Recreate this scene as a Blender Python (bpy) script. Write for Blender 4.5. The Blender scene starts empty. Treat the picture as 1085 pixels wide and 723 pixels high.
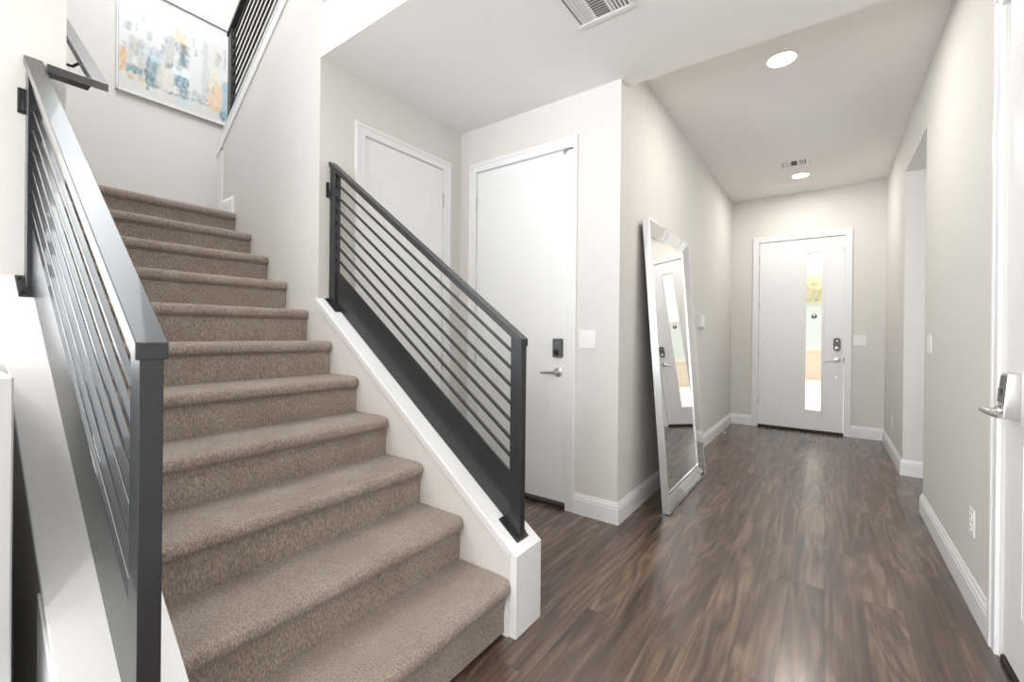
import bpy, bmesh, math, random
from mathutils import Vector, Matrix, noise

scene = bpy.context.scene
COL = scene.collection
PI = math.pi

# ------------------------------------------------------------------ camera
EYE = 1.155
YAW, ROLL, FPX = 0.6276, 0.0105, 460.95
cam_data = bpy.data.cameras.new('camera')
cam_data.sensor_fit = 'HORIZONTAL'
cam_data.sensor_width = 36.0
cam_data.lens = 36.0 * FPX / 1085.0
cam_data.shift_x = 0.0
cam_data.shift_y = -8.7 / 1085.0
cam_data.clip_start = 0.02
cam = bpy.data.objects.new('camera', cam_data)
COL.objects.link(cam)
fw = Vector((-math.sin(YAW), math.cos(YAW), -0.001)).normalized()
rt = Vector((math.cos(YAW), math.sin(YAW), 0.0))
up = rt.cross(fw)
r2 = rt * math.cos(ROLL) + up * math.sin(ROLL)
u2 = up * math.cos(ROLL) - rt * math.sin(ROLL)
M = Matrix((r2, u2, -fw)).transposed().to_4x4()
M.translation = (0, 0, EYE)
cam.matrix_world = M
scene.camera = cam

# ------------------------------------------------------------------ view, world, lights
scene.view_settings.view_transform = 'Standard'
scene.view_settings.look = 'None'
scene.view_settings.gamma = 1.0
scene.view_settings.use_curve_mapping = False
scene.view_settings.exposure = 0.95

world = bpy.data.worlds.new('daylight')
scene.world = world
world.use_nodes = True
wn = world.node_tree.nodes
bg = wn['Background']
bg.inputs['Color'].default_value = (1.0, 0.965, 0.93, 1)      # bright hazy sky
bg.inputs['Strength'].default_value = 0.68

def lamp(name, kind, loc, energy, color=(1, 1, 1), direction=None, **kw):
    d = bpy.data.lights.new(name, kind)
    d.energy = energy
    d.color = color
    for k, v in kw.items():
        setattr(d, k, v)
    o = bpy.data.objects.new(name, d)
    COL.objects.link(o)
    o.location = loc
    if direction is not None:
        o.rotation_euler = Vector(direction).to_track_quat('-Z', 'Y').to_euler()
    return o

DAY = (0.925, 0.963, 1.0)
# daylight entering by the glazed openings of the living room behind the camera and the stair hall
lamp('daylight_back_window', 'AREA', (-3.0, -3.62, 1.25), 122, DAY, (0.1, 1, -0.02), shape='RECTANGLE', size=1.8, size_y=2.3)
lamp('daylight_back_window_right', 'AREA', (-0.8, -3.62, 1.25), 42, DAY, (0, 1, -0.02), shape='RECTANGLE', size=1.8, size_y=2.3)
lamp('daylight_side_window', 'AREA', (-4.42, -1.8, 1.3), 58, DAY, (1, 0.0, -0.02), shape='RECTANGLE', size=2.4, size_y=2.0)
lamp('daylight_stair_skylight', 'AREA', (-2.75, 0.85, 5.16), 32, DAY, (0, 0.0, -1), shape='RECTANGLE', size=2.3, size_y=0.85)
lamp('daylight_stair_window', 'AREA', (-2.9, 0.62, 4.35), 10, DAY, (0.3, 1, -0.45), shape='RECTANGLE', size=1.3, size_y=1.0)
lamp('side_passage_fill', 'AREA', (2.05, 4.37, 1.3), 6, DAY, (-1, 0, 0), shape='RECTANGLE', size=0.8, size_y=1.8)  # no window in the passage; unseen lamp added to brighten the hall
# unseen lamps at the living room ceiling, added to lighten stair cap and treads
for (lx, ly, lp) in ((-0.55, 0.75, 3.5), (-1.7, -0.7, 3), (-0.2, -1.1, 8)):
    lamp('living_room_fill', 'AREA', (lx, ly, 2.69), lp, (1.0, 0.95, 0.88), (0, 0, -1), shape='DISK', size=0.16)
lamp('sunlight', 'SUN', (3, 8, 6), 2.1, (1.0, 0.97, 0.93), (-0.75, -0.04, -0.75), angle=0.01)

# ------------------------------------------------------------------ key dimensions (metres)
XL, XLL, XR = -1.022, -2.329, 0.513
YE, YD, YB, YF = 1.343, 2.509, 2.614, 6.301
ZC1, ZC2 = 2.696, 2.884
KW = 0.154                     # thickness of the half walls beside the stair
XK, ZK = -0.935, 0.313         # lower end of the half walls
SL = 0.735                     # slope of caps and rails
YW0, YW1 = 0.164, 0.335        # left half wall, outer and stair side
XW = -4.4                      # wall at the landing
STEP_X, RUN, RISE, R1 = -0.9565, 0.2429, 0.1769, 0.0348
BH = 0.131                     # baseboard height

# ------------------------------------------------------------------ materials
def new_mat(name):
    m = bpy.data.materials.new(name)
    m.use_nodes = True
    nt = m.node_tree
    return m, nt, nt.nodes['Principled BSDF']

def simple(name, color, rough=0.5, metal=0.0, bump=0.0, bump_scale=200.0, coat=0.0, spec=None):
    m, nt, b = new_mat(name)
    b.inputs['Base Color'].default_value = (*color, 1)
    b.inputs['Roughness'].default_value = rough
    b.inputs['Metallic'].default_value = metal
    b.inputs['Coat Weight'].default_value = coat
    if spec is not None:
        b.inputs['Specular IOR Level'].default_value = spec
    if bump > 0:
        tc = nt.nodes.new('ShaderNodeTexCoord')
        n = nt.nodes.new('ShaderNodeTexNoise')
        n.inputs['Scale'].default_value = bump_scale
        n.inputs['Detail'].default_value = 3
        bp = nt.nodes.new('ShaderNodeBump')
        bp.inputs['Strength'].default_value = bump
        bp.inputs['Distance'].default_value = 0.002
        nt.links.new(tc.outputs['Object'], n.inputs['Vector'])
        nt.links.new(n.outputs['Fac'], bp.inputs['Height'])
        nt.links.new(bp.outputs['Normal'], b.inputs['Normal'])
    return m

def emitter(name, color, strength):
    m, nt, b = new_mat(name)
    b.inputs['Base Color'].default_value = (*color, 1)
    b.inputs['Emission Color'].default_value = (*color, 1)
    b.inputs['Emission Strength'].default_value = strength
    return m

WALL = simple('greige_wall_paint', (0.72, 0.70, 0.672), 0.75, bump=0.12, bump_scale=120, spec=0.3)
CEIL = simple('ceiling_paint', (0.87, 0.845, 0.82), 0.85, bump=0.1, bump_scale=120, spec=0.2)
TRIM = simple('white_trim_paint', (0.83, 0.84, 0.85), 0.35)
DOORW = simple('white_door_paint', (0.845, 0.855, 0.86), 0.38)
STEEL = simple('black_powder_coated_steel', (0.030, 0.032, 0.035), 0.33, 0.28, coat=0.2)
NICKEL = simple('satin_nickel', (0.62, 0.61, 0.59), 0.28, 1.0)
CHROME = simple('polished_silver', (0.86, 0.86, 0.86), 0.12, 1.0)
MIRROR = simple('mirror_glass', (0.84, 0.855, 0.85), 0.0, 1.0)
LEAF = simple('silver_leaf_frame', (0.78, 0.79, 0.80), 0.32, 0.85)
LOCKD = simple('dark_lock_plastic', (0.11, 0.115, 0.12), 0.4)
LOCKB = simple('black_lock_keypad', (0.02, 0.02, 0.022), 0.25)
PLATE = simple('white_plastic', (0.86, 0.86, 0.85), 0.35)
DARK = simple('dark_gap', (0.03, 0.027, 0.025), 0.8)
THRESH = simple('dark_bronze_threshold', (0.025, 0.020, 0.018), 0.7, 0.0)
VENTM = simple('white_vent_enamel', (0.80, 0.80, 0.78), 0.45)
VENTD = simple('vent_duct_dark', (0.22, 0.22, 0.22), 0.9)
GLOW = emitter('lit_led_lens', (1.0, 0.97, 0.92), 14.0)
RUBBER = simple('white_rubber', (0.8, 0.8, 0.78), 0.7)
CORD = simple('grey_cord', (0.22, 0.23, 0.23), 0.55)
CANFRAME = simple('painting_float_frame', (0.80, 0.79, 0.77), 0.3, 0.25)
CANSIDE = simple('canvas_side', (0.10, 0.10, 0.10), 0.8)

def carpet_mat():
    m, nt, b = new_mat('taupe_loop_carpet')
    N, L = nt.nodes, nt.links
    tc = N.new('ShaderNodeTexCoord')
    mp = N.new('ShaderNodeMapping')
    mp.inputs['Scale'].default_value = (1, 1, 0.35)
    L.new(tc.outputs['Object'], mp.inputs['Vector'])
    fine = N.new('ShaderNodeTexNoise'); fine.inputs['Scale'].default_value = 240; fine.inputs['Detail'].default_value = 3; fine.inputs['Roughness'].default_value = 0.7
    L.new(mp.outputs['Vector'], fine.inputs['Vector'])
    cell = N.new('ShaderNodeTexVoronoi'); cell.inputs['Scale'].default_value = 260
    L.new(mp.outputs['Vector'], cell.inputs['Vector'])
    big = N.new('ShaderNodeTexNoise'); big.inputs['Scale'].default_value = 7; big.inputs['Detail'].default_value = 4; big.inputs['Roughness'].default_value = 0.65
    L.new(tc.outputs['Object'], big.inputs['Vector'])
    r1 = N.new('ShaderNodeValToRGB')
    r1.color_ramp.elements[0].position = 0.32; r1.color_ramp.elements[0].color = (0.20, 0.165, 0.142, 1)
    r1.color_ramp.elements[1].position = 0.68; r1.color_ramp.elements[1].color = (0.54, 0.462, 0.402, 1)
    L.new(fine.outputs['Fac'], r1.inputs['Fac'])
    r2 = N.new('ShaderNodeValToRGB')
    r2.color_ramp.elements[0].position = 0.3; r2.color_ramp.elements[0].color = (0.82, 0.79, 0.78, 1)
    r2.color_ramp.elements[1].position = 0.72; r2.color_ramp.elements[1].color = (1.0, 1.0, 1.0, 1)
    L.new(big.outputs['Fac'], r2.inputs['Fac'])
    mx = N.new('ShaderNodeMixRGB'); mx.blend_type = 'MULTIPLY'; mx.inputs['Fac'].default_value = 1
    L.new(r1.outputs['Color'], mx.inputs['Color1']); L.new(r2.outputs['Color'], mx.inputs['Color2'])
    L.new(mx.outputs['Color'], b.inputs['Base Color'])
    b.inputs['Roughness'].default_value = 0.95
    b.inputs['Specular IOR Level'].default_value = 0.1
    b.inputs['Sheen Weight'].default_value = 0.12
    b.inputs['Sheen Roughness'].default_value = 0.5
    ad = N.new('ShaderNodeMath'); ad.operation = 'SUBTRACT'
    L.new(fine.outputs['Fac'], ad.inputs[0]); L.new(cell.outputs['Distance'], ad.inputs[1])
    bp = N.new('ShaderNodeBump'); bp.inputs['Strength'].default_value = 0.8; bp.inputs['Distance'].default_value = 0.004
    L.new(ad.outputs[0], bp.inputs['Height'])
    L.new(bp.outputs['Normal'], b.inputs['Normal'])
    return m
CARPET = carpet_mat()

def floor_mat():
    m, nt, b = new_mat('walnut_vinyl_plank')
    N, L = nt.nodes, nt.links
    tc = N.new('ShaderNodeTexCoord')
    rot = N.new('ShaderNodeMapping')                    # planks run along the hall
    rot.inputs['Rotation'].default_value = (0, 0, PI / 2)
    rot.inputs['Location'].default_value = (0, 0.002, 0)
    L.new(tc.outputs['Object'], rot.inputs['Vector'])
    br = N.new('ShaderNodeTexBrick')
    br.inputs['Scale'].default_value = 1.0
    br.inputs['Brick Width'].default_value = 1.22
    br.inputs['Row Height'].default_value = 0.1345
    br.inputs['Mortar Size'].default_value = 0.0009
    br.inputs['Mortar Smooth'].default_value = 0.3
    br.inputs['Color1'].default_value = (0, 0, 0, 1)
    br.inputs['Color2'].default_value = (1, 1, 1, 1)
    br.inputs['Mortar'].default_value = (0.5, 0.5, 0.5, 1)
    br.offset = 0.37; br.offset_frequency = 2
    L.new(rot.outputs['Vector'], br.inputs['Vector'])
    sc = N.new('ShaderNodeVectorMath'); sc.operation = 'SCALE'; sc.inputs['Scale'].default_value = 17.0
    L.new(br.outputs['Color'], sc.inputs[0])
    of = N.new('ShaderNodeVectorMath'); of.operation = 'ADD'
    L.new(tc.outputs['Object'], of.inputs[0]); L.new(sc.outputs[0], of.inputs[1])
    st = N.new('ShaderNodeMapping'); st.inputs['Scale'].default_value = (5.0, 0.62, 1)
    L.new(of.outputs[0], st.inputs['Vector'])
    cath = N.new('ShaderNodeTexNoise'); cath.inputs['Scale'].default_value = 1.15; cath.inputs['Detail'].default_value = 2; cath.inputs['Distortion'].default_value = 0.6
    L.new(st.outputs['Vector'], cath.inputs['Vector'])
    mul = N.new('ShaderNodeMath'); mul.operation = 'MULTIPLY'; mul.inputs[1].default_value = 12.0
    L.new(cath.outputs['Fac'], mul.inputs[0])
    fr = N.new('ShaderNodeMath'); fr.operation = 'SINE'
    m2 = N.new('ShaderNodeMath'); m2.operation = 'MULTIPLY'; m2.inputs[1].default_value = 4.2
    L.new(mul.outputs[0], m2.inputs[0]); L.new(m2.outputs[0], fr.inputs[0])
    ring = N.new('ShaderNodeMapRange'); ring.inputs['From Min'].default_value = -1; ring.inputs['From Max'].default_value = 1
    L.new(fr.outputs[0], ring.inputs['Value'])
    st2 = N.new('ShaderNodeMapping'); st2.inputs['Scale'].default_value = (60, 2.0, 1)
    L.new(of.outputs[0], st2.inputs['Vector'])
    grain = N.new('ShaderNodeTexNoise'); grain.inputs['Scale'].default_value = 1.0; grain.inputs['Detail'].default_value = 6; grain.inputs['Roughness'].default_value = 0.6; grain.inputs['Distortion'].default_value = 0.3
    L.new(st2.outputs['Vector'], grain.inputs['Vector'])
    st3 = N.new('ShaderNodeMapping'); st3.inputs['Scale'].default_value = (9, 1.1, 1)
    L.new(of.outputs[0], st3.inputs['Vector'])
    blotch = N.new('ShaderNodeTexNoise'); blotch.inputs['Scale'].default_value = 1.0; blotch.inputs['Detail'].default_value = 3; blotch.inputs['Distortion'].default_value = 0.8
    L.new(st3.outputs['Vector'], blotch.inputs['Vector'])
    # tone = grain*.5 + ring*.18 + blotch*.5 + plank*.14
    def madd(a, k, c=None):
        n = N.new('ShaderNodeMath'); n.operation = 'MULTIPLY_ADD'
        L.new(a, n.inputs[0]); n.inputs[1].default_value = k
        if c is None: n.inputs[2].default_value = 0.0
        else: L.new(c, n.inputs[2])
        return n.outputs[0]
    t = madd(grain.outputs['Fac'], 0.50)
    t = madd(ring.outputs['Result'], 0.15, t)
    t = madd(blotch.outputs['Fac'], 0.56, t)
    t = madd(br.outputs['Color'], 0.11, t)
    rp = N.new('ShaderNodeValToRGB')
    e = rp.color_ramp.elements
    e[0].position = 0.40; e[0].color = (0.030, 0.021, 0.017, 1)
    e[1].position = 0.92; e[1].color = (0.25, 0.172, 0.122, 1)
    k = e.new(0.66); k.color = (0.105, 0.069, 0.050, 1)
    L.new(t, rp.inputs['Fac'])
    mx = N.new('ShaderNodeMixRGB'); mx.inputs['Color2'].default_value = (0.035, 0.027, 0.022, 1)
    L.new(br.outputs['Fac'], mx.inputs['Fac']); L.new(rp.outputs['Color'], mx.inputs['Color1'])
    L.new(mx.outputs['Color'], b.inputs['Base Color'])
    rg = N.new('ShaderNodeMapRange'); rg.inputs['To Min'].default_value = 0.17; rg.inputs['To Max'].default_value = 0.30
    L.new(grain.outputs['Fac'], rg.inputs['Value']); L.new(rg.outputs['Result'], b.inputs['Roughness'])
    b.inputs['Specular IOR Level'].default_value = 0.8
    b.inputs['Coat Weight'].default_value = 0.25
    b.inputs['Coat Roughness'].default_value = 0.3
    hs = madd(grain.outputs['Fac'], 0.5)
    hs2 = madd(br.outputs['Fac'], -1.0, hs)
    bp = N.new('ShaderNodeBump'); bp.inputs['Strength'].default_value = 0.22; bp.inputs['Distance'].default_value = 0.0015
    L.new(hs2, bp.inputs['Height']); L.new(bp.outputs['Normal'], b.inputs['Normal'])
    return m
FLOOR = floor_mat()

def glass_mat():
    m, nt, b = new_mat('door_glass')
    b.inputs['Base Color'].default_value = (0.97, 0.99, 0.98, 1)
    b.inputs['Roughness'].default_value = 0.12
    b.inputs['Transmission Weight'].default_value = 1.0
    b.inputs['IOR'].default_value = 1.12
    return m
GLASS = glass_mat()

# ------------------------------------------------------------------ mesh helpers
class MB:
    def __init__(self):
        self.bm = bmesh.new()
    def box(self, x0, x1, y0, y1, z0, z1, bev=0.0, seg=1):
        b = bmesh.new()
        bmesh.ops.create_cube(b, size=1.0)
        for v in b.verts:
            v.co = Vector(((x0 + x1) / 2 + v.co.x * abs(x1 - x0), (y0 + y1) / 2 + v.co.y * abs(y1 - y0), (z0 + z1) / 2 + v.co.z * abs(z1 - z0)))
        if bev > 0:
            bmesh.ops.bevel(b, geom=list(b.edges), offset=bev, segments=seg, affect='EDGES', profile=0.5)
        self._add(b); return self
    def _add(self, b, mat=None):
        if mat is not None:
            bmesh.ops.transform(b, matrix=mat, verts=b.verts)
        me = bpy.data.meshes.new('tmp'); b.to_mesh(me); b.free()
        self.bm.from_mesh(me); bpy.data.meshes.remove(me)
    def prism(self, pts, axis, a0, a1, bev=0.0):
        """extrude a 2-D outline; axis 'y': pts are (x,z); 'x': (y,z); 'z': (x,y)"""
        def P(p, a):
            return {'y': (p[0], a, p[1]), 'x': (a, p[0], p[1]), 'z': (p[0], p[1], a)}[axis]
        b = bmesh.new()
        v0 = [b.verts.new(P(p, a0)) for p in pts]
        v1 = [b.verts.new(P(p, a1)) for p in pts]
        n = len(pts)
        b.faces.new(v0); b.faces.new(list(reversed(v1)))
        for i in range(n):
            j = (i + 1) % n
            b.faces.new((v0[j], v0[i], v1[i], v1[j]))
        bmesh.ops.recalc_face_normals(b, faces=b.faces)
        if bev > 0:
            bmesh.ops.bevel(b, geom=list(b.edges), offset=bev, segments=2, affect='EDGES', profile=0.5)
        self._add(b); return self
    def cyl(self, p0, p1, r, r1=None, n=20, bev=0.0):
        p0, p1 = Vector(p0), Vector(p1)
        d = p1 - p0
        b = bmesh.new()
        bmesh.ops.create_cone(b, cap_ends=True, segments=n, radius1=r, radius2=r if r1 is None else r1, depth=d.length)
        if bev > 0:
            ed = [e for e in b.edges if len(e.link_faces) == 2 and any(len(f.verts) > 4 for f in e.link_faces)]
            bmesh.ops.bevel(b, geom=ed, offset=bev, segments=2, affect='EDGES', profile=0.5)
        m = d.to_track_quat('Z', 'Y').to_matrix().to_4x4(); m.translation = (p0 + p1) / 2
        self._add(b, m); return self
    def tube(self, pts, r, n=10):
        pts = [Vector(p) for p in pts]
        b = bmesh.new(); rings = []
        side = None
        for i, p in enumerate(pts):
            t = (pts[min(i + 1, len(pts) - 1)] - pts[max(i - 1, 0)]).normalized()
            if side is None:
                side = t.orthogonal().normalized()
            side = (side - t * side.dot(t)).normalized()
            o = t.cross(side)
            rr = r[i] if isinstance(r, (list, tuple)) else r
            rings.append([b.verts.new(p + (side * math.cos(2 * PI * k / n) + o * math.sin(2 * PI * k / n)) * rr) for k in range(n)])
        for a, c in zip(rings, rings[1:]):
            for k in range(n):
                b.faces.new((a[k], a[(k + 1) % n], c[(k + 1) % n], c[k]))
        b.faces.new(list(reversed(rings[0]))); b.faces.new(rings[-1])
        bmesh.ops.recalc_face_normals(b, faces=b.faces)
        self._add(b); return self
    def sphere(self, c, r, sx=1, sy=1, sz=1, n=16):
        b = bmesh.new()
        bmesh.ops.create_uvsphere(b, u_segments=n, v_segments=n // 2 + 2, radius=r)
        self._add(b, Matrix.Translation(c) @ Matrix.Diagonal((sx, sy, sz, 1))); return self
    def quad(self, *pts):
        vs = [self.bm.verts.new(p) for p in pts]
        self.bm.faces.new(vs); return self
    def build(self, name, mat, parent=None, smooth=False, kind=None):
        me = bpy.data.meshes.new(name)
        if parent is not None:
            inv = Matrix.Translation(-world_loc(parent))
            bmesh.ops.transform(self.bm, matrix=inv, verts=self.bm.verts)
        self.bm.to_mesh(me); self.bm.free()
        o = bpy.data.objects.new(name, me)
        COL.objects.link(o)
        for mm in (mat if isinstance(mat, (list, tuple)) else [mat]):
            me.materials.append(mm)
        if smooth:
            for p in me.polygons: p.use_smooth = True
            try:
                me.set_sharp_from_angle(angle=math.radians(38))
            except Exception:
                pass
        if parent is not None:
            o.parent = parent
        if kind:
            o['kind'] = kind
        return o

def world_loc(o):
    v = Vector(o.location)
    while o.parent is not None:
        o = o.parent; v = v + Vector(o.location)
    return v

def struct(name, mb, mat, parent=None, smooth=False):
    return mb.build(name, mat, parent, smooth, kind=None if parent else 'structure')

def thing(name, label, cat, loc, group=None):
    o = bpy.data.objects.new(name, None)
    o.empty_display_size = 0.1
    COL.objects.link(o); o.location = loc
    o['label'] = label; o['category'] = cat
    if group: o['group'] = group
    return o

def tag(o, label, cat, group=None):
    o['label'] = label; o['category'] = cat
    if group: o['group'] = group
    return o

def sroot(name, loc):
    o = bpy.data.objects.new(name, None)
    o.empty_display_size = 0.1
    COL.objects.link(o); o.location = loc; o['kind'] = 'structure'
    return o

def wall_x(mb, y0, y1, x0, x1, z0, z1, holes=()):
    """wall running along x, with rectangular holes (xa, xb, za, zb)"""
    _wall(mb, lambda a, b, c, d: mb.box(a, b, y0, y1, c, d), x0, x1, z0, z1, holes)
def wall_y(mb, x0, x1, y0, y1, z0, z1, holes=()):
    _wall(mb, lambda a, b, c, d: mb.box(x0, x1, a, b, c, d), y0, y1, z0, z1, holes)
def _wall(mb, put, a0, a1, z0, z1, holes):
    cur = a0
    for (ha, hb, za, zb) in sorted(holes):
        if ha > cur: put(cur, ha, z0, z1)
        if zb < z1: put(ha, hb, zb, z1)
        if za > z0: put(ha, hb, z0, za)
        cur = hb
    if cur < a1: put(cur, a1, z0, z1)

# ------------------------------------------------------------------ floor and ceilings
struct('floor', MB().box(-4.6, 2.2, -3.8, 6.42, -0.12, 0.0), FLOOR)

m = MB()
m.box(XLL - 0.0003, XR + 0.15, YE, YB, ZC1, ZC1 + 0.3)
m.box(-0.9, XR + 0.15, -3.8, YE - 0.0002, ZC1, ZC1 + 0.3)
m.box(-4.6, -0.9, -3.8, YW0, ZC1, ZC1 + 0.3)
struct('ceiling', m, CEIL)
struct('ceiling_hall', MB().box(XL - 0.14, XR + 0.15, YB, YF + 0.12, ZC2, ZC2 + 0.12), CEIL)
struct('ceiling_stairwell', MB().box(-4.6, -0.7, YW0, 2.75, 5.2, 5.3), CEIL)

# ------------------------------------------------------------------ walls
D2 = (-2.158, -1.380, 2.356)        # leaf x0, x1, top (door to the left of the hall corner)
D3 = (1.640, 2.318, 2.356)          # leaf y0, y1, top (closet door in the nook)
D1 = (-0.706, 0.152, 2.315)         # front door leaf
D4 = (1.460, 2.296, 2.356)          # door at the right edge
G = 0.004
m = MB(); wall_x(m, YD, YD + 0.12, XLL - 0.12, XL, 0, ZC1 + 0.3, [(D2[0] - 0.018, D2[1] + 0.018, 0, D2[2] + 0.018)])
struct('wall_nook_back', m, WALL)
m = MB(); wall_y(m, XLL - 0.12, XLL, YE + KW, YD, 0, ZC1, [(D3[0] - 0.018, D3[1] + 0.018, 0, D3[2] + 0.018)])
struct('wall_nook_left', m, WALL)
m = MB(); m.box(XL - 0.12, XL, YD + 0.12, YF + 0.12, 0, ZC2 + 0.12); m.box(XL - 0.12, XL, YD, YD + 0.12, ZC1, ZC2 + 0.12)
struct('wall_hall_left', m, WALL)
m = MB(); wall_x(m, YF, YF + 0.12, XL, XR + 0.14, 0, ZC2 + 0.12, [(D1[0] - 0.018, D1[1] + 0.018, 0, D1[2] + 0.018)])
struct('wall_front', m, WALL)
OP0, OP1, OPZ = 3.885, 4.852, 2.527
m = MB(); wall_y(m, XR, XR + 0.14, -3.8, YF, 0, ZC2 + 0.12, [(D4[0] - 0.018, D4[1] + 0.018, 0, D4[2] + 0.018), (OP0, OP1, 0, OPZ)])
struct('wall_right', m, WALL)
m = MB()
m.box(XR + 0.14, 2.1, OP1, OP1 + 0.1, 0, OPZ + 0.1)
m.box(XR + 0.14, 2.1, OP0 - 0.1, OP0, 0, OPZ + 0.1)
m.box(2.1, 2.2, OP0 - 0.1, OP1 + 0.1, 0, OPZ + 0.1)
m.box(XR + 0.14, 2.2, OP0 - 0.1, OP1 + 0.1, OPZ, OPZ + 0.1)
struct('wall_side_passage', m, WALL)
# living room behind the camera
m = MB(); wall_x(m, -3.8, -3.66, -4.6, XR + 0.14, 0, ZC1, [(-3.9, 0.2, 0.04, 2.46)]); struct('wall_back', m, WALL)
m = MB(); wall_y(m, -4.6, -4.46, -3.66, YW0, 0, ZC1, [(-3.05, -0.55, 0.28, 2.34)]); struct('wall_left', m, WALL)

def capz(x):                        # top surface of the sloping caps
    return ZK + SL * (XK - x)
CT = 0.022
# half wall right of the stair and the tall wall behind the stair (one continuous plaster face)
m = MB()
m.prism([(XK - 0.034, 0), (XK - 0.034, capz(XK - 0.034) - CT), (XLL, capz(XLL) - CT), (XLL, 0)], 'y', YE, YE + KW)
struct('wall_stair_half_right', m, WALL)
def upz(x):                         # top of the upper flight's cap
    return 2.628 + 0.715 * (x + 3.62)
m = MB()
m.prism([(-3.63, 0), (XLL, 0), (XLL, ZC1 + 0.295), (-0.9, ZC1 + 0.295), (-0.9, 3.95), (-1.9, 3.95), (-1.9, upz(-1.9) - CT), (-3.63, upz(-3.63) - CT)], 'y', YE, YE + KW)
struct('wall_stair_right', m, WALL)
# left half wall and the stair wall above it
m = MB()
m.prism([(XK - 0.034, 0), (XK - 0.034, capz(XK - 0.034) - CT), (XLL, capz(XLL) - CT), (XLL, 0)], 'y', YW0 + 0.008, YW1)
struct('wall_stair_half_left', m, WALL)
m = MB()
wall_x(m, YW0 + 0.008, YW1, XW - 0.1, XLL, 0, 5.2)
m.box(XLL, -0.78, YW0 + 0.008, YW1, ZC1, 5.2)
struct('wall_stair_left', m, WALL)
m = MB(); m.box(XW - 0.1, XW, YW1, 2.75, 0, 5.2); struct('wall_landing', m, WALL)
m = MB(); m.box(-0.9, -0.78, YW1, 2.75, ZC1 + 0.3, 5.2); m.box(XW, -1.16, 2.64, 2.75, 1.9, 5.2); struct('wall_stairwell_upper', m, WALL)
# pony wall end that shows as a white block at the left edge of the picture
m = MB(); m.box(-2.5, -1.25, -0.75, 0.114, 0, 1.061, 0.003); struct('wall_half_white', m, simple('white_paint_greyed_for_shade', (0.60, 0.62, 0.64), 0.5))  # white wall: dimmer light put into grey colour, depth added to darken the gap

# ------------------------------------------------------------------ trim: caps, end boards, baseboards
def cap_board(name, y0, y1):
    m = MB()
    e = 0.010
    x1, x0 = XK, XLL
    # sloping board, overhanging both faces
    m.prism([(x1, capz(x1)), (x0 - 0.004, capz(x0 - 0.004)), (x0 - 0.004, capz(x0 - 0.004) - CT), (x1 - 0.03, capz(x1 - 0.03) - CT), (x1 - 0.034, 0.0), (x1, 0.0)], 'y', y0 - e, y1 + e, 0.003)
    # thin moulding under the overhang
    for (a, b) in ((y0 - 0.006, y0), (y1, y1 + 0.006)):
        m.prism([(x1 - 0.034, capz(x1 - 0.034) - CT), (x0, capz(x0) - CT), (x0, capz(x0) - CT - 0.02), (x1 - 0.034, capz(x1 - 0.034) - CT - 0.02)], 'y', a, b)
    return struct(name, m, TRIM)
cap_board('trim_1', YE, YE + KW)
cap_board('trim_2', YW0 + 0.008, YW1)
m = MB()
e = 0.010
m.prism([(-3.735, upz(-3.735) - 0.1), (-3.735, upz(-3.735)), (-1.9, upz(-1.9)), (-1.9, upz(-1.9) - CT), (-3.63, upz(-3.63) - CT), (-3.63, upz(-3.63) - 0.115)], 'y', YE - e, YE + KW + e, 0.002)
m.prism([(-3.63, upz(-3.63) - CT), (-1.9, upz(-1.9) - CT), (-1.9, upz(-1.9) - 0.10), (-3.63, upz(-3.63) - 0.10)], 'y', YE - 0.007, YE)
m.box(-3.715, -3.63, YE - 0.004, YE + KW + 0.004, 1.99, upz(-3.70) - 0.09)
struct('trim_3', m, TRIM)
# white casing along the front of the left half wall
m = MB(); m.prism([(XK - 0.034, 0), (XK - 0.034, capz(XK - 0.034) - CT - 0.02), (-1.362, capz(-1.362) - CT - 0.02), (-1.362, 0)], 'y', YW0 - 0.004, YW0 + 0.008)
struct('trim_4', m, TRIM)

BPROF = [(0, 0), (0.015, 0), (0.015, 0.092), (0.0125, 0.096), (0.0125, 0.108), (0.009, 0.113), (0.006, 0.122), (0.003, BH), (0, BH)]
def baseboard(m, p0, p1, n, z=0.0, e0=0.0, e1=0.0):
    """profile swept from p0 to p1 along a wall with outward normal n; e0/e1 lengthen the foot into a mitre"""
    p0, p1, n = Vector((*p0, z)), Vector((*p1, z)), Vector((*n, 0))
    d = (p1 - p0).normalized()
    b = bmesh.new()
    r0 = [b.verts.new(p0 + n * t + Vector((0, 0, h)) - d * (t * e0)) for t, h in BPROF]
    r1 = [b.verts.new(p1 + n * t + Vector((0, 0, h)) + d * (t * e1)) for t, h in BPROF]
    k = len(BPROF)
    for i in range(k):
        j = (i + 1) % k
        b.faces.new((r0[i], r0[j], r1[j], r1[i]))
    b.faces.new(list(reversed(r0))); b.faces.new(r1)
    bmesh.ops.recalc_face_normals(b, faces=b.faces)
    m._add(b)
CW = 0.068                          # casing width
m = MB(); baseboard(m, (D2[1] + CW + 0.004, YD), (XL, YD), (0, -1), e1=1)
baseboard(m, (XLL, YD), (D2[0] - CW - 0.004, YD), (0, -1), e0=-1)
struct('baseboard_nook_back', m, TRIM)
m = MB(); baseboard(m, (XLL, YE + KW), (XLL, D3[0] - CW), (1, 0)); baseboard(m, (XLL, D3[1] + CW), (XLL, YD), (1, 0), e1=-1); struct('baseboard_nook_left', m, TRIM)
m = MB(); baseboard(m, (XL, YD), (XL, YF), (1, 0), e0=1, e1=-1); struct('baseboard_hall_left', m, TRIM)
m = MB(); baseboard(m, (XL, YF), (D1[0] - CW, YF), (0, -1), e0=-1); baseboard(m, (D1[1] + CW, YF), (XR, YF), (0, -1), e1=-1); struct('baseboard_front', m, TRIM)
m = MB()
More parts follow.
